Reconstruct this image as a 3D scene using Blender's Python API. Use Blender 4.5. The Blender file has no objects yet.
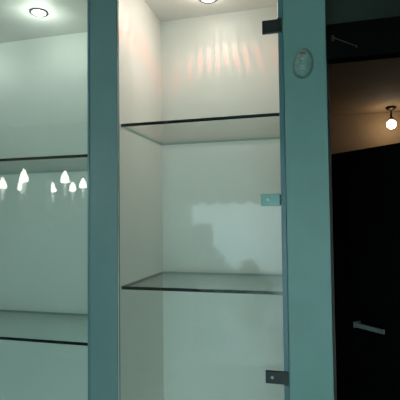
import bpy, bmesh, math, random
from mathutils import Vector, Matrix
random.seed(7)
C = bpy.context.scene.collection
sc = bpy.context.scene
PI = math.pi

# ------------------------------------------------------------------ camera
YAW, PITCH, ROLL, FPX = -0.2626, 0.0394, -0.0109, 438.67
CAM = Vector((0.0, -1.26, 1.62))
fw = Vector((math.sin(YAW)*math.cos(PITCH), math.cos(YAW)*math.cos(PITCH), math.sin(PITCH)))
r0 = fw.cross(Vector((0, 0, 1))).normalized()
u0 = r0.cross(fw)
rt = math.cos(ROLL)*r0 + math.sin(ROLL)*u0
up = -math.sin(ROLL)*r0 + math.cos(ROLL)*u0
cd = bpy.data.cameras.new('camera')
cam = bpy.data.objects.new('camera', cd)
C.objects.link(cam)
cam.matrix_world = Matrix(((rt.x, up.x, -fw.x, CAM.x), (rt.y, up.y, -fw.y, CAM.y), (rt.z, up.z, -fw.z, CAM.z), (0, 0, 0, 1)))
cd.sensor_fit = 'HORIZONTAL'
cd.sensor_width = 36.0
cd.lens = 36.0*FPX/400.0
cd.clip_start = 0.02
sc.camera = cam

# ------------------------------------------------------------------ world: overcast daylight outside the patio window
w = bpy.data.worlds.new('world')
sc.world = w
w.use_nodes = True
nt = w.node_tree
bg = nt.nodes['Background']
bg.inputs['Color'].default_value = (0.66, 0.91, 0.98, 1)
bg.inputs['Strength'].default_value = 5.6
sc.view_settings.view_transform = 'Standard'
sc.view_settings.look = 'None'
sc.view_settings.exposure = 0.0
sc.view_settings.gamma = 1.0
sc.view_settings.use_curve_mapping = False

def add_light(name, kind, loc, energy, color, radius=0.02, rot=(0, 0, 0), **kw):
    ld = bpy.data.lights.new(name, kind)
    ld.energy = energy
    ld.color = color
    for k, v in kw.items():
        setattr(ld, k, v)
    if kind != 'AREA':
        ld.shadow_soft_size = radius
    o = bpy.data.objects.new(name, ld)
    o.location = loc
    o.rotation_euler = rot
    C.objects.link(o)
    return o

# ------------------------------------------------------------------ materials
def principled(name, col, rough=0.5, metal=0.0, noise=0.0, nscale=20.0, emis=None, estr=0.0, spec=0.5, bump=0.0, bscale=80.0):
    m = bpy.data.materials.new(name)
    m.use_nodes = True
    t = m.node_tree
    b = t.nodes['Principled BSDF']
    b.inputs['Base Color'].default_value = (*col, 1)
    b.inputs['Roughness'].default_value = rough
    b.inputs['Metallic'].default_value = metal
    b.inputs['Specular IOR Level'].default_value = spec
    if noise:
        tc = t.nodes.new('ShaderNodeTexCoord')
        n = t.nodes.new('ShaderNodeTexNoise')
        n.inputs['Scale'].default_value = nscale
        n.inputs['Detail'].default_value = 4
        r = t.nodes.new('ShaderNodeValToRGB')
        r.color_ramp.elements[0].position = 0.3
        r.color_ramp.elements[1].position = 0.7
        r.color_ramp.elements[0].color = (*[max(0, c*(1-noise)) for c in col], 1)
        r.color_ramp.elements[1].color = (*[min(1, c*(1+noise)) for c in col], 1)
        t.links.new(tc.outputs['Object'], n.inputs['Vector'])
        t.links.new(n.outputs['Fac'], r.inputs['Fac'])
        t.links.new(r.outputs['Color'], b.inputs['Base Color'])
    if bump:
        tc = t.nodes.new('ShaderNodeTexCoord')
        n = t.nodes.new('ShaderNodeTexNoise')
        n.inputs['Scale'].default_value = bscale
        bn = t.nodes.new('ShaderNodeBump')
        bn.inputs['Strength'].default_value = bump
        bn.inputs['Distance'].default_value = 0.002
        t.links.new(tc.outputs['Object'], n.inputs['Vector'])
        t.links.new(n.outputs['Fac'], bn.inputs['Height'])
        t.links.new(bn.outputs['Normal'], b.inputs['Normal'])
    if emis:
        b.inputs['Emission Color'].default_value = (*emis, 1)
        b.inputs['Emission Strength'].default_value = estr
    return m

def glass(name, tint, ior=1.45, rough=0.0):
    m = bpy.data.materials.new(name)
    m.use_nodes = True
    t = m.node_tree
    t.nodes.clear()
    o = t.nodes.new('ShaderNodeOutputMaterial')
    mx = t.nodes.new('ShaderNodeMixShader')
    fr = t.nodes.new('ShaderNodeFresnel')
    fr.inputs['IOR'].default_value = ior
    # the same reflectance seen from inside and outside the slab
    ge = t.nodes.new('ShaderNodeNewGeometry')
    mi = t.nodes.new('ShaderNodeMix')
    mi.data_type = 'FLOAT'
    mi.inputs['A'].default_value = ior
    mi.inputs['B'].default_value = 1.0/ior
    t.links.new(ge.outputs['Backfacing'], mi.inputs['Factor'])
    inv = t.nodes.new('ShaderNodeMix'); inv.data_type = 'FLOAT'
    inv.inputs['A'].default_value = ior; inv.inputs['B'].default_value = ior
    t.links.new(ge.outputs['Backfacing'], inv.inputs['Factor'])
    t.links.new(mi.outputs['Result'], fr.inputs['IOR'])
    tr = t.nodes.new('ShaderNodeBsdfTransparent')
    tr.inputs['Color'].default_value = (*tint, 1)
    gl = t.nodes.new('ShaderNodeBsdfGlossy')
    gl.inputs['Roughness'].default_value = rough
    t.links.new(fr.outputs['Fac'], mx.inputs['Fac'])
    t.links.new(tr.outputs['BSDF'], mx.inputs[1])
    t.links.new(gl.outputs['BSDF'], mx.inputs[2])
    t.links.new(mx.outputs['Shader'], o.inputs['Surface'])
    return m

def emission(name, col, s):
    m = bpy.data.materials.new(name)
    m.use_nodes = True
    t = m.node_tree
    t.nodes.clear()
    o = t.nodes.new('ShaderNodeOutputMaterial')
    e = t.nodes.new('ShaderNodeEmission')
    e.inputs['Color'].default_value = (*col, 1)
    e.inputs['Strength'].default_value = s
    t.links.new(e.outputs['Emission'], o.inputs['Surface'])
    return m

M = dict(
    teal=principled('teal_paint', (0.165, 0.315, 0.272), 0.45, noise=0.04, nscale=9, bump=0.15),
    teal_left=principled('teal_paint_reflected_tint', (0.150, 0.265, 0.250), 0.45, noise=0.04, nscale=9, bump=0.15),  # teal paint copy, left post's darker bluish reflection put into the colour
    teal_strip=principled('teal_edge_strip', (0.070, 0.170, 0.185), 0.35),
    blue_strip=principled('bluish_edge_strip', (0.110, 0.230, 0.250), 0.3),
    laminate=principled('white_laminate', (0.80, 0.785, 0.745), 0.45, noise=0.015, nscale=5),
    plaster=principled('pale_room_plaster', (0.62, 0.68, 0.64), 0.8, noise=0.03, nscale=4),
    ceiling=principled('room_ceiling_paint', (0.72, 0.74, 0.70), 0.85, noise=0.02, nscale=4),
    floor=principled('beige_floor_tile', (0.16, 0.15, 0.13), 0.35, noise=0.1, nscale=3),
    black_metal=principled('black_hinge_metal', (0.018, 0.022, 0.020), 0.4, metal=0.3),
    screw=principled('steel_screw', (0.55, 0.58, 0.56), 0.3, metal=1.0),
    polished=principled('polished_plate', (0.20, 0.40, 0.34), 0.35, metal=0.1),
    black=principled('black_stained_wood', (0.003, 0.003, 0.003), 0.8, noise=0.3, nscale=12, spec=0.05),
    door=principled('black_door_laminate', (0.004, 0.004, 0.004), 0.6, noise=0.3, nscale=6, spec=0.05),
    dark_green=principled('dark_green_panel', (0.026, 0.034, 0.026), 0.8, noise=0.12, nscale=8, spec=0.1),
    brown_jamb=principled('brown_jamb_wood', (0.035, 0.018, 0.012), 0.5, noise=0.25, nscale=14, spec=0.3),
    hall=principled('beige_hall_plaster', (0.25, 0.165, 0.095), 0.85, noise=0.08, nscale=5),
    bronze=principled('dark_bronze', (0.05, 0.035, 0.025), 0.4, metal=0.7),
    steel=principled('brushed_steel', (0.60, 0.63, 0.62), 0.38, metal=1.0),
    handle=principled('satin_handle', (0.30, 0.34, 0.33), 0.4, metal=0.1),
    grey_metal=principled('grey_rod_metal', (0.06, 0.055, 0.048), 0.5, metal=0.2),
    chrome=principled('chrome', (0.75, 0.76, 0.76), 0.12, metal=1.0),
    crystal=principled('crystal_drop', (0.90, 0.95, 0.95), 0.05, spec=1.0),
    egg=principled('egg_plastic', (0.24, 0.38, 0.325), 0.25, noise=0.15, nscale=60),
    egg_rim=principled('egg_rim_plastic', (0.13, 0.20, 0.18), 0.35),
    red=principled('red_mark', (0.32, 0.13, 0.11), 0.5),
    highlight_white=principled('highlight_white', (0.75, 0.80, 0.78), 0.3),  # white standing in for bright spots on the screw and the egg
    curtain=principled('grey_valance_cloth', (0.30, 0.36, 0.34), 0.9, noise=0.1, nscale=20),
    frame_white=principled('window_frame_paint', (0.65, 0.70, 0.70), 0.4),
    leaf=principled('leaf_green', (0.045, 0.11, 0.035), 0.6, noise=0.4, nscale=30),
    bark=principled('bark', (0.10, 0.07, 0.045), 0.9, noise=0.3, nscale=30),
    ground=principled('paving_outside', (0.66, 0.68, 0.68), 0.9, noise=0.15, nscale=3),
    shelf_glass=glass('green_shelf_glass', (0.955, 0.987, 0.972), 1.30),
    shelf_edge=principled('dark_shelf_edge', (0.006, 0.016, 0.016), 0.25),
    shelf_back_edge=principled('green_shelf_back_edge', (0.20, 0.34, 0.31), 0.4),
    door_glass=glass('door_glass', (0.928, 0.957, 0.932), 1.31, 0.03),
    door_glass_teal=glass('teal_tinted_door_glass', (0.905, 0.957, 0.932), 1.42),
    door_edge=principled('door_glass_edge', (0.10, 0.26, 0.26), 0.25),
    pane=glass('window_pane', (0.97, 0.98, 0.98), 1.45),
    down=emission('downlight_lamp', (1.0, 0.97, 0.90), 14.0),
    down_cool=emission('downlight_lamp_left', (0.95, 1.0, 0.98), 14.0),
    flame=emission('flame_bulb_glow', (1.0, 0.95, 0.85), 34.0),
    globe=emission('globe_glow', (1.0, 0.84, 0.58), 36.0),
)

# ------------------------------------------------------------------ helpers
def link(name, bm, mats, parent=None, smooth=False):
    me = bpy.data.meshes.new(name)
    bmesh.ops.recalc_face_normals(bm, faces=bm.faces)
    bm.to_mesh(me)
    bm.free()
    if not isinstance(mats, (list, tuple)):
        mats = [mats]
    for m in mats:
        me.materials.append(m)
    if smooth:
        for p in me.polygons:
            p.use_smooth = True
    o = bpy.data.objects.new(name, me)
    C.objects.link(o)
    if parent is not None:
        o.parent = parent
    return o

def add_box(bm, x0, x1, y0, y1, z0, z1, bevel=0.0, mi=0):
    vs = [bm.verts.new(p) for p in ((x0, y0, z0), (x1, y0, z0), (x1, y1, z0), (x0, y1, z0), (x0, y0, z1), (x1, y0, z1), (x1, y1, z1), (x0, y1, z1))]
    fs = [bm.faces.new([vs[i] for i in q]) for q in ((3, 2, 1, 0), (4, 5, 6, 7), (0, 1, 5, 4), (1, 2, 6, 5), (2, 3, 7, 6), (3, 0, 4, 7))]
    for f in fs:
        f.material_index = mi
    if bevel:
        es = list({e for f in fs for e in f.edges})
        bmesh.ops.bevel(bm, geom=es, offset=bevel, segments=2, affect='EDGES', profile=0.5)
    return fs

def box(name, b, mat, parent=None, bevel=0.0, off=(0, 0, 0)):
    bm = bmesh.new()
    add_box(bm, b[0]-off[0], b[1]-off[0], b[2]-off[1], b[3]-off[1], b[4]-off[2], b[5]-off[2], bevel)
    return link(name, bm, mat, parent)

def add_lathe(bm, prof, n=24, mat=None, mi=0):
    """prof: (r, z) list; revolved about z, then transformed by mat"""
    rings = []
    for r, z in prof:
        if r < 1e-6:
            rings.append([bm.verts.new((0, 0, z))])
        else:
            rings.append([bm.verts.new((r*math.cos(2*PI*k/n), r*math.sin(2*PI*k/n), z)) for k in range(n)])
    fs = []
    for a, b in zip(rings[:-1], rings[1:]):
        for k in range(n):
            q = [a[k % len(a)], a[(k+1) % n % len(a)], b[(k+1) % n % len(b)], b[k % len(b)]]
            u = []
            for v in q:
                if v not in u:
                    u.append(v)
            if len(u) >= 3:
                f = bm.faces.new(u)
                f.material_index = mi
                fs.append(f)
    for ring in (rings[0], rings[-1]):
        if len(ring) > 1:
            f = bm.faces.new(ring)
            f.material_index = mi
            fs.append(f)
    if mat is not None:
        vs = {v for rr in rings for v in rr}
        bmesh.ops.transform(bm, matrix=mat, verts=list(vs))
    return fs

def add_tube(bm, pts, rad, n=10):
    pts = [Vector(p) for p in pts]
    if not isinstance(rad, (list, tuple)):
        rad = [rad]*len(pts)
    rings = []
    for i, p in enumerate(pts):
        d = (pts[min(i+1, len(pts)-1)] - pts[max(i-1, 0)]).normalized()
        h = Vector((0, 0, 1)) if abs(d.z) < 0.95 else Vector((1, 0, 0))
        a = d.cross(h).normalized()
        b = d.cross(a)
        rings.append([bm.verts.new(p + rad[i]*(a*math.cos(2*PI*k/n) + b*math.sin(2*PI*k/n))) for k in range(n)])
    for a, b in zip(rings[:-1], rings[1:]):
        for k in range(n):
            bm.faces.new((a[k], a[(k+1) % n], b[(k+1) % n], b[k]))
    bm.faces.new(rings[0])
    bm.faces.new(rings[-1])

def tag(o, label, cat, group=None, kind=None):
    o['label'] = label
    o['category'] = cat
    if group:
        o['group'] = group
    if kind:
        o['kind'] = kind
    return o

def thing(name, loc, label, cat, group=None):
    o = bpy.data.objects.new(name, None)
    o.empty_display_size = 0.05
    o.location = loc
    C.objects.link(o)
    return tag(o, label, cat, group)

def struct(name, b, mat, bevel=0.0):
    o = box(name, b, mat, None, bevel)
    o['kind'] = 'structure'
    return o

# ------------------------------------------------------------------ sizes solved from the photograph
XA, XB, XC, XD = -0.7087, -0.6060, -0.1003, 0.0310
DEP0, DEP1 = 0.0229, 0.4084
ZC = 2.4227
LX0 = -1.760

# ------------------------------------------------------------------ the room
struct('floor', (-3.6, 2.2, -3.30, 4.2, -0.10, 0.0), M['floor'])
struct('ceiling', (-3.6, 2.2, -3.30, 0.0, 2.75, 2.85), M['ceiling'])
struct('wall_left', (-3.7, -3.6, -3.30, 0.0, 0.0, 2.75), M['plaster'])
struct('wall_right', (2.2, 2.3, -3.30, 0.0, 0.0, 2.75), M['plaster'])
# wall with the patio window, behind the camera
bm = bmesh.new()
add_box(bm, -3.6, -1.40, -3.42, -3.30, 0.0, 2.75)
add_box(bm, 1.50, 2.2, -3.42, -3.30, 0.0, 2.75)
add_box(bm, -1.40, 1.50, -3.42, -3.30, 2.05, 2.75)
o = link('wall_back', bm, M['plaster']); o['kind'] = 'structure'
# wall the cabinets are built into
bm = bmesh.new()
add_box(bm, -3.6, LX0-0.10, 0.0, 0.12, 0.0, 2.75)
add_box(bm, LX0-0.10, XD, 0.0, 0.12, 2.46, 2.75)
add_box(bm, LX0-0.10, XD, 0.0, 0.12, 0.0, 0.60)
add_box(bm, 0.95, 2.2, 0.0, 0.12, 0.0, 2.75)
o = link('wall_front', bm, M['teal']); o['kind'] = 'structure'

# teal posts between and beside the cabinets
t1 = struct('trim_1', (XA+0.006, XB-0.002, 0.0, 0.40, 0.60, 2.46), M['teal_left'], 0.0012)
box('edge_strip', (XA-0.001, XA+0.0065, -0.003, 0.02, 0.601, 2.459), M['blue_strip'], t1, 0.0008)
t2 = struct('trim_2', (XC+0.014, XD, 0.0, 0.46, 0.60, 2.46), M['teal'], 0.0012)
box('edge_strip', (XC, XC+0.0135, -0.002, 0.02, 0.601, 2.459), M['teal_strip'], t2, 0.0008)
struct('trim_3', (LX0-0.10, LX0, 0.0, 0.40, 0.60, 2.46), M['teal'], 0.0012)

# dark passage to the right
struct('trim_4', (XD+0.001, XD+0.008, 0.015, 0.10, 0.0, 2.05), M['brown_jamb'], 0.001)
struct('trim_5', (XD+0.001, 0.95, -0.012, 0.03, 2.052, 2.150), M['black'], 0.001)
struct('wall_above_passage', (XD+0.001, 0.95, 0.0, 0.10, 2.151, 2.75), M['dark_green'])
struct('wall_passage_left', (-0.05, 0.045, 0.47, 2.74, 0.0, 2.50), M['hall'])
struct('wall_passage_far', (-0.05, 1.75, 2.75, 2.85, 0.0, 2.50), M['hall'])
struct('wall_passage_right', (1.75, 1.85, 0.121, 2.85, 0.0, 2.50), M['hall'])
struct('ceiling_passage', (-0.05, 1.85, 0.13, 2.85, 2.501, 2.56), M['hall'])
struct('wall_passage_partition', (0.735, 1.749, 0.76, 0.84, 0.0, 2.0), M['black'])

# ------------------------------------------------------------------ display cabinets
def shelf(parent, x0, x1, z, off):
    bm = bmesh.new()
    fs = add_box(bm, x0-off[0], x1-off[0], DEP0-off[1], DEP1-0.004-off[1], z-0.010-off[2], z-off[2])
    # faces: bottom, top, front, right, back, left
    fs[2].material_index = 1
    fs[3].material_index = 2
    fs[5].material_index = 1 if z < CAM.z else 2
    fs[4].material_index = 2
    return link('glass_shelf', bm, [M['shelf_glass'], M['shelf_edge'], M['shelf_back_edge']], parent)

def glass_door(parent, x0, x1, z0, z1, mat, off):
    bm = bmesh.new()
    fs = add_box(bm, x0-off[0], x1-off[0], 0.004-off[1], 0.010-off[1], z0-off[2], z1-off[2])
    for i in (0, 1, 3, 4, 5):
        fs[i].material_index = 1
    fs[4].material_index = 0
    return link('glass_door', bm, [mat, M['door_edge']], parent)

def downlight(parent, x, y, off, lampmat):
    bm = bmesh.new()
    add_lathe(bm, [(0.0262, -0.001), (0.034, -0.001), (0.0355, -0.003), (0.034, -0.005), (0.028, -0.005), (0.0262, -0.003)], 32)
    for v in bm.verts:
        v.co += Vector((x-off[0], y-off[1], ZC-off[2]))
    d = link('downlight', bm, M['grey_metal'], parent, True)
    bm = bmesh.new()
    add_lathe(bm, [(0.0, -0.011), (0.014, -0.0100), (0.0255, -0.004), (0.0255, -0.0005), (0.0, -0.0005)], 28)
    for v in bm.verts:
        v.co += Vector((x-off[0], y-off[1], ZC-off[2]))
    link('lamp_lens', bm, lampmat, d, True)
    return d

def cabinet(x0, x1, shelves, doors, mat, lamps, lampmat, label):
    base = (0.5*(x0+x1), 0.2, 0.60)
    c = thing('display_cabinet', base, label, 'cabinet')
    tk = 0.001
    box('side_panel', (x0-0.001, x0, 0.002, DEP1, 0.602, ZC+0.012), M['laminate'], c, off=base)
    box('side_panel', (x1, x1+0.001, 0.002, DEP1, 0.602, ZC+0.012), M['laminate'], c, off=base)
    box('back_panel', (x0, x1, DEP1, DEP1+0.012, 0.602, ZC+0.012), M['laminate'], c, off=base)
    box('top_panel', (x0, x1, 0.012, DEP1, ZC, ZC+0.012), M['laminate'], c, off=base)
    box('bottom_panel', (x0, x1, 0.012, DEP1, 0.602, 0.62), M['laminate'], c, off=base)
    for z in shelves:
        shelf(c, x0+0.001, x1-0.001, z, base)
    ds = [glass_door(c, a, b, 0.63, ZC+0.02, mat, base) for a, b in doors]
    for x, y in lamps:
        downlight(c, x, y, base, lampmat)
    return c, ds, base

cab, ds, base = cabinet(XB, XC, (1.9219, 1.405), [(XB+0.002, XC-0.001)], M['door_glass'], [(-0.372, 0.272)], M['down'],
    'narrow white lit display cabinet with a clear hinged glass door, between the two teal posts')
def hinge(door, x0, x1, z0, z1, mat, name, label=None, screw=True, slant=0.0):
    bm = bmesh.new()
    add_box(bm, x0-base[0], x1-base[0], -0.007-base[1], 0.0035-base[1], z0-base[2], z1-base[2], 0.0012)
    add_box(bm, x1-0.008-base[0], x1+0.004-base[0], -0.010-base[1], 0.0035-base[1], z0-0.0015-base[2], z1+0.0015-base[2], 0.001)
    h = link(name, bm, mat, door)
    if label:
        h['label'] = label
    if label:
        box('knuckle', (x1-0.003, x1+0.0025, -0.0115, -0.0102, z0+0.002, z1-0.002), M['black_metal'], h, off=base)
    if screw:
        bm = bmesh.new()
        add_lathe(bm, [(0.0, 0.002), (0.0035, 0.0018), (0.0048, 0.0), (0.0048, -0.001), (0.0, -0.001)], 16, Matrix.Rotation(PI/2, 4, 'X'))
        for v in bm.verts:
            v.co += Vector((x0+0.019-base[0], -0.0072-base[1], 0.5*(z0+z1)-base[2]))
        s = link('screw', bm, M['highlight_white'] if label else M['screw'], h, True)  # lock plate screw is white, its bright glint painted in
    return h
hinge(cab, -0.1455, -0.094, 2.148, 2.186, M['black_metal'], 'hinge', screw=False)
hinge(cab, -0.152, -0.093, 1.153, 1.187, M['black_metal'], 'hinge')
hinge(cab, -0.157, -0.101, 1.650, 1.684, M['polished'], 'lock_plate', 'shiny pale green middle clamp with a bright screw')

cabL, dl, bL = cabinet(LX0, XA, (1.8304, 1.221), [(LX0+0.002, -1.236), (-1.233, XA-0.001)], M['door_glass_teal'], [(-1.03, 0.194), (-1.50, 0.194)], M['down_cool'],
    'wide greenish display cabinet at the left whose glass door mirrors a lit chandelier')

# lamp light of the narrow cabinet: faceted halogen whose reflector leaks rosy rays at the rim of its cone
AX = Vector((0.07406, -0.24373, -0.96701)).normalized()
CB = 0.632
lo = add_light('cabinet_halogen_light', 'POINT', (-0.372, 0.262, 2.393), 2.05, (1.0, 0.865, 0.80), 0.0025)
ld = lo.data
ld.use_nodes = True
t = ld.node_tree
em = t.nodes['Emission']
ge = t.nodes.new('ShaderNodeNewGeometry')
def vm(op, a, b=None):
    n = t.nodes.new('ShaderNodeVectorMath'); n.operation = op
    t.links.new(a, n.inputs[0])
    if b is not None:
        n.inputs[1].default_value = b
    return n.outputs['Value'] if op == 'DOT_PRODUCT' else n.outputs['Vector']
def mt(op, a, b=None, c=None):
    n = t.nodes.new('ShaderNodeMath'); n.operation = op
    for i, v in enumerate((a, b, c)):
        if v is None: continue
        if isinstance(v, (int, float)): n.inputs[i].default_value = v
        else: t.links.new(v, n.inputs[i])
    return n.outputs['Value']
E1 = AX.cross(Vector((0, 1, 0))).normalized()
E2 = AX.cross(E1)
SGN = 1.0
din = ge.outputs['Incoming']
dz = vm('DOT_PRODUCT', din, tuple(AX*SGN))
da = vm('DOT_PRODUCT', din, tuple(E1*SGN))
db = vm('DOT_PRODUCT', din, tuple(E2*SGN))
phi = mt('ARCTAN2', da, db)
wob = mt('MULTIPLY', mt('SINE', mt('MULTIPLY', phi, 5.0)), 0.6)
stripe = mt('MULTIPLY_ADD', mt('SINE', mt('MULTIPLY_ADD', phi, 34.0, wob)), 0.5, 0.5)
stripe = mt('POWER', stripe, 1.4)
# band: rises just inside the rim, fades upward (away from the axis)
jit = mt('MULTIPLY', mt('SINE', mt('MULTIPLY', phi, 11.0)), 0.012)
dzj = mt('ADD', dz, jit)
def sstep(v, a, b):
    n = t.nodes.new('ShaderNodeMapRange'); n.interpolation_type = 'SMOOTHSTEP'
    t.links.new(v, n.inputs['Value'])
    n.inputs['From Min'].default_value = a; n.inputs['From Max'].default_value = b
    n.inputs['To Min'].default_value = 0; n.inputs['To Max'].default_value = 1
    return n.outputs['Result']
band = mt('MULTIPLY', sstep(dzj, CB-0.40, CB-0.14), mt('SUBTRACT', 1.0, sstep(dzj, CB-0.08, CB+0.05)))
amt = mt('MULTIPLY', band, stripe)
mixc = t.nodes.new('ShaderNodeMix'); mixc.data_type = 'RGBA'
mixc.inputs['A'].default_value = (1, 1, 1, 1)
mixc.inputs['B'].default_value = (1.10, 0.47, 0.42, 1)
t.links.new(amt, mixc.inputs['Factor'])
t.links.new(mixc.outputs['Result'], em.inputs['Color'])
dn = vm('DOT_PRODUCT', din, tuple(Vector((0.0, -0.72, -0.69)).normalized()))
foc = mt('POWER', mt('SUBTRACT', 1.0, mt('MINIMUM', mt('MULTIPLY', dn, mt('ABSOLUTE', dn)), 0.90)), -1.5)
foc = mt('MULTIPLY', mt('MINIMUM', foc, 2.8), mt('MULTIPLY_ADD', sstep(dn, -0.45, 0.60), 0.80, 0.20))
t.links.new(mt('MULTIPLY_ADD', amt, 0.85, foc), em.inputs['Strength'])

add_light('left_cabinet_lamp_light', 'POINT', (-1.03, 0.194, 2.355), 0.78, (0.95, 1.0, 0.93), 0.05)
add_light('left_cabinet_lamp_light', 'POINT', (-1.50, 0.194, 2.355), 0.78, (0.95, 1.0, 0.93), 0.05)

# ------------------------------------------------------------------ egg-shaped device on the right post
eg = thing('egg_shaped_air_freshener', (-0.033, 0.0, 2.052), 'small pale egg-shaped plastic device with a red mark, stuck on the right teal post', 'device')
def egg_prof(sx, sz, sy, n=18, m=9, rise=0.16):
    bm = bmesh.new()
    rings = []
    for j in range(m):
        a = 0.5*PI*j/(m)
        ring = []
        for k in range(n*2):
            th = 2*PI*k/(n*2)
            cx, cz = math.cos(th), math.sin(th)
            wd = sx*(1 - rise*cz)
            ring.append(bm.verts.new((cx*wd*math.cos(a), -sy*math.sin(a), cz*sz*math.cos(a))))
        rings.append(ring)
    tip = bm.verts.new((0, -sy, 0))
    N = n*2
    for a, b in zip(rings[:-1], rings[1:]):
        for k in range(N):
            bm.faces.new((a[k], a[(k+1) % N], b[(k+1) % N], b[k]))
    for k in range(N):
        bm.faces.new((rings[-1][k], rings[-1][(k+1) % N], tip))
    bm.faces.new(rings[0])
    return bm
bm = egg_prof(0.0285, 0.0440, 0.015, rise=0.10)
for v in bm.verts:
    v.co.x += 0.0015  # dark base rim shifted right, stands in for shade on that side
link('rim', bm, M['egg_rim'], eg, True)
bm = egg_prof(0.0255, 0.0405, 0.030, rise=0.10)
for v in bm.verts:
    v.co.y -= 0.0015
link('shell', bm, M['egg'], eg, True)
def on_egg(x, z):
    rr = min(0.98, (x/0.0255)**2 + (z/0.0405)**2)
    return -0.0015 - 0.030*math.sqrt(1-rr) - 0.0006
bm = bmesh.new()
for k, (x0, x1, z0) in enumerate(((-0.010, 0.009, 0.0215), (-0.008, 0.008, 0.0185), (-0.009, 0.007, 0.0155))):
    add_tube(bm, [(x0+(x1-x0)*i/6, on_egg(x0+(x1-x0)*i/6, z0), z0+0.0015*math.sin(PI*i/6)) for i in range(7)], 0.0011, 6)
link('red_emblem', bm, M['red'], eg, True)
bm = bmesh.new()
for zz, xw in ((-0.010, 0.017), (-0.018, 0.015), (-0.026, 0.010)):
    add_tube(bm, [(-xw+2*xw*i/10, on_egg(-xw+2*xw*i/10, zz)+0.0002, zz-0.002*math.sin(PI*i/10)) for i in range(11)], 0.0007, 6)
link('grille_ridge', bm, M['egg_rim'], eg, True)
bm = bmesh.new()
add_lathe(bm, [(0.0, 0.0012), (0.0022, 0.0008), (0.0028, 0.0), (0.0, 0.0)], 14, Matrix.Rotation(PI/2, 4, 'X'))
for v in bm.verts:
    v.co += Vector((-0.001, on_egg(0, 0.004), 0.002))
link('highlight_dot', bm, M['highlight_white'], eg, True)  # small white dot modelled as a highlight on the shell
eg.rotation_euler = (0, math.radians(6), 0)

# ------------------------------------------------------------------ black door standing ajar in the passage
DV = Vector((-0.7112, 0.7030, 0))          # from hinge edge to free edge
T0 = Vector((0.2643, 1.2236, 0))
hinge_pt = T0 - DV*0.60
dr = thing('passage_door', (hinge_pt.x, hinge_pt.y, 0.0), 'tall black door standing ajar in the dark passage, with a steel lever handle', 'door')
dr.rotation_euler = (0, 0, math.atan2(DV.y, DV.x))
# local: +x along the leaf to the free edge, camera side = +y
bm = bmesh.new()
add_box(bm, 0.0, 0.90, -0.040, 0.0, 0.008, 1.98, 0.002)
for zz0, zz1 in ((0.15, 0.88), (1.18, 1.85)):
    for a in ((0.10, 0.112, zz0, zz1), (0.748, 0.76, zz0, zz1), (0.10, 0.76, zz0, zz0+0.012), (0.10, 0.76, zz1-0.012, zz1)):
        add_box(bm, a[0], a[1], -0.0005, 0.003, a[2], a[3])
link('door_leaf', bm, M['door'], dr)
bm = bmesh.new()
hx = 0.60+0.080
add_box(bm, hx-0.006, hx+0.004, 0.0, 0.050, 1.020, 1.052, 0.001)
rose = link('handle_rose', bm, M['handle'], dr)
bm = bmesh.new()
add_box(bm, hx-0.185, hx+0.004, 0.040, 0.050, 1.025, 1.048, 0.002)
link('lever', bm, M['handle'], rose)
bm = bmesh.new()
for zz in (0.25, 1.0, 1.75):
    add_tube(bm, [(-0.006, -0.004, zz-0.045), (-0.006, -0.004, zz+0.045)], 0.0075, 12)
link('hinge_barrel', bm, M['bronze'], dr, True)

# thin rod on the black lintel
rd = thing('closer_rod', (0.050, -0.016, 2.108), 'thin grey metal rod slanting across the black lintel beside the right teal post', 'rod')
bm = bmesh.new()
add_tube(bm, [(0, -0.004, 0), (0.060, -0.004, -0.030)], 0.0013, 8)
link('rod', bm, M['grey_metal'], rd, True)
bm = bmesh.new()
add_box(bm, -0.004, 0.003, -0.003, 0.0045, -0.007, 0.008, 0.001)
link('bracket', bm, M['bronze'], rd)
bm = bmesh.new()
add_lathe(bm, [(0.0, -0.0095), (0.0015, -0.0085), (0.0018, 0.0045), (0.0, 0.0045)], 12, Matrix.Translation((0.060, 0, -0.030)) @ Matrix.Rotation(-PI/2, 4, 'X'))
link('end_pin', bm, M['grey_metal'], rd, True)

# ------------------------------------------------------------------ globe lamp on the passage ceiling
gl = thing('ceiling_lamp', (0.590, 2.56, 2.50), 'small ceiling lamp with a glowing round bulb at the far end of the dark passage', 'lamp')
bm = bmesh.new()
add_lathe(bm, [(0.0, 0.0), (0.040, 0.0), (0.043, -0.008), (0.036, -0.020), (0.012, -0.026), (0.008, -0.030), (0.0, -0.030)], 28)
link('ceiling_rose', bm, M['bronze'], gl, True)
bm = bmesh.new()
add_lathe(bm, [(0.0, -0.026), (0.007, -0.028), (0.007, -0.085), (0.018, -0.090), (0.020, -0.104), (0.0, -0.106)], 20)
link('stem', bm, M['bronze'], gl, True)
bm = bmesh.new()
bmesh.ops.create_uvsphere(bm, u_segments=28, v_segments=18, radius=0.035)
for v in bm.verts:
    v.co.z = v.co.z*1.05 - 0.142
    if v.co.z > -0.121:
        k = 1 - 0.35*min(1, (v.co.z+0.121)/0.02)
        v.co.x *= k; v.co.y *= k
link('bulb', bm, M['globe'], gl, True)

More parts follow.
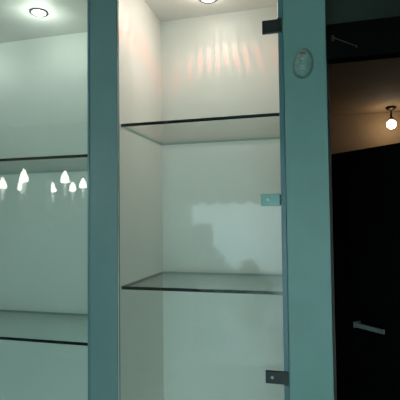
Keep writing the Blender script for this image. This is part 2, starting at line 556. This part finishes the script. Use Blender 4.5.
# ------------------------------------------------------------------ chandelier, seen only as a reflection in the left glass door
CH = Vector((-1.40, -0.80, 1.70))
ch = thing('chandelier', (CH.x, CH.y, 1.70), 'candle chandelier with glowing flame bulbs and crystal drops, mirrored in the left glass door', 'chandelier')
bm = bmesh.new()
add_lathe(bm, [(0.0, -0.16), (0.012, -0.15), (0.020, -0.13), (0.010, -0.11), (0.030, -0.08), (0.042, -0.04), (0.030, -0.01), (0.012, 0.02), (0.010, 0.10), (0.022, 0.13), (0.010, 0.16), (0.004, 0.18), (0.004, 1.02), (0.05, 1.03), (0.055, 1.048), (0.0, 1.048)], 24)
link('central_stem', bm, M['chrome'], ch, True)
BP = [(-1.290, -0.442), (-1.657, -0.904), (-1.655, -0.749), (-1.611, -1.150), (-1.147, -0.550), (-1.454, -1.124), (-1.261, -0.914)]
ZB = 0.12
for k in range(14):
    a = k*2.4; rr = 0.05+0.012*(k % 3); zz = 0.16-0.022*k
    bm = bmesh.new()
    add_lathe(bm, [(0.0, -0.026), (0.008, -0.014), (0.005, -0.003), (0.0, 0.0)], 6)
    add_tube(bm, [(0, 0, -0.001), (-0.8*rr*math.cos(a), -0.8*rr*math.sin(a), 0.006)], 0.0012, 5)
    for v in bm.verts:
        v.co += Vector((rr*math.cos(a), rr*math.sin(a), zz))
    link('crystal_drop', bm, M['crystal'], ch)
first = None
def teardrop(L, W, n=16):
    return [(0.0, 0.0), (W*0.90, 0.0005), (W, L*0.08), (W, L*0.18), (W*0.90, L*0.34), (W*0.66, L*0.54), (W*0.38, L*0.74), (W*0.15, L*0.90), (0.0, L)]
for i, (bx, by) in enumerate(BP):
    d = Vector((bx-CH.x, by-CH.y, 0)); L = d.length; d.normalize()
    bm = bmesh.new()
    pts = [(0.03, 0.0, -0.04), (L*0.35, 0, -0.10), (L*0.65, 0, -0.10), (L*0.88, 0, -0.045), (L, 0, 0.0), (L, 0, 0.02)]
    pts = [(d.x*a, d.y*a, c) for a, b, c in pts]
    add_tube(bm, pts, [0.005, 0.005, 0.005, 0.0045, 0.004, 0.004], 10)
    arm = link('arm', bm, M['chrome'], ch, True)
    bm = bmesh.new()
    add_lathe(bm, [(0.0, 0.018), (0.022, 0.022), (0.026, 0.028), (0.010, 0.026), (0.009, ZB-0.028), (0.0, ZB-0.028)], 18)
    for v in bm.verts:
        v.co += Vector((d.x*L, d.y*L, 0))
    link('candle_cup', bm, M['chrome'], arm, True)
    bm = bmesh.new()
    add_lathe(bm, [(r, z+ZB-0.030) for r, z in teardrop(0.060, 0.0185)], 20)
    for v in bm.verts:
        v.co += Vector((d.x*L, d.y*L, 0))
    link('flame_bulb', bm, M['flame'], arm, True)
    for q in range(3):
        bm = bmesh.new()
        add_lathe(bm, [(0.0, -0.030), (0.007, -0.016), (0.0045, -0.004), (0.0, 0.0)], 6)
        f = (0.72, 0.88, 1.0)[q]
        zz = (-0.098, -0.055, 0.010)[q]
        off = Vector((d.x*L*f, d.y*L*f, zz))
        if q == 2:
            off += Vector((-d.y, d.x, 0))*0.024
        for v in bm.verts:
            v.co += off
        link('crystal_drop', bm, M['crystal'], arm)

# ------------------------------------------------------------------ patio window behind the camera, seen as a pale reflection
bm = bmesh.new()
for a in ((-1.40, -1.34), (0.02, 0.08), (1.44, 1.50)):
    add_box(bm, a[0], a[1], -3.39, -3.33, 0.0, 2.05)
add_box(bm, -1.40, 1.50, -3.388, -3.332, 0.0, 0.07)
add_box(bm, -1.40, 1.50, -3.388, -3.332, 1.99, 2.05)
add_box(bm, -1.34, 1.44, -3.372, -3.348, 0.44, 0.465)
wn = link('window_1', bm, M['frame_white']); wn['kind'] = 'structure'
for a, b in ((-1.34, 0.02), (0.08, 1.44)):
    box('pane', (a, b, -3.363, -3.357, 0.07, 1.99), M['pane'], wn)
bm = bmesh.new()
N = 120
top, bot = [], []
cols = []
for k in range(N+1):
    x = -1.48 + 3.06*k/N
    y = -3.24 + 0.012*math.sin(x*40)
    s = abs(math.sin((x)*PI/0.17))
    z = 1.79 - 0.045*s
    cols.append([bm.verts.new((x, y, 2.20)), bm.verts.new((x, y, z)), bm.verts.new((x, y-0.004, z)), bm.verts.new((x, y-0.004, 2.20))])
for a, b in zip(cols[:-1], cols[1:]):
    for i in range(4):
        bm.faces.new((a[i], a[(i+1) % 4], b[(i+1) % 4], b[i]))
bm.faces.new(cols[0]); bm.faces.new(cols[-1])
va = link('window_valance', bm, M['curtain'])
tag(va, 'grey scalloped cloth valance across the patio window, mirrored faintly in the narrow glass door', 'curtain')
struct('ground', (-8, 8, -12, -3.42, -0.12, -0.02), M['ground'])

def shrub(loc, h, rad, n, label, seed):
    rnd = random.Random(seed)
    root = thing('garden_shrub', loc, label, 'shrub', None)
    bm = bmesh.new()
    for k in range(6):
        a = k*2*PI/6 + 0.3
        add_tube(bm, [(0.02*math.cos(a), 0.02*math.sin(a), 0), (rad*0.25*math.cos(a), rad*0.25*math.sin(a), h*0.45), (rad*0.5*math.cos(a), rad*0.5*math.sin(a), h*0.85)], [0.018, 0.012, 0.004], 7)
    link('stem', bm, M['bark'], root)
    bm = bmesh.new()
    for k in range(n):
        z = h*(0.02+0.98*rnd.random())
        rr = rad*math.sqrt(rnd.random())*(0.75+0.35*math.sin(z*6+seed))*(1-0.55*(z/h)**3)
        a = rnd.random()*2*PI
        c = Vector((rr*math.cos(a), rr*math.sin(a), z))
        L = 0.05+0.05*rnd.random()
        m = Matrix.Translation(c) @ Matrix.Rotation(rnd.random()*6.3, 4, 'Z') @ Matrix.Rotation(rnd.random()*1.8-0.9, 4, 'X')
        vs = [bm.verts.new(m @ Vector(q)) for q in ((0, 0, 0), (L*0.3, 0, L*0.45), (0, 0.006, L), (-L*0.3, 0, L*0.45))]
        bm.faces.new(vs)
    link('foliage', bm, M['leaf'], root)
    return root
shrub((-1.42, -4.1, -0.02), 1.50, 0.50, 1700, 'tall leafy shrub outside at the left end of the patio window', 3)
shrub((-1.00, -5.15, -0.02), 0.95, 0.42, 1300, 'low leafy shrub outside the patio window beside the tall shrub', 5)
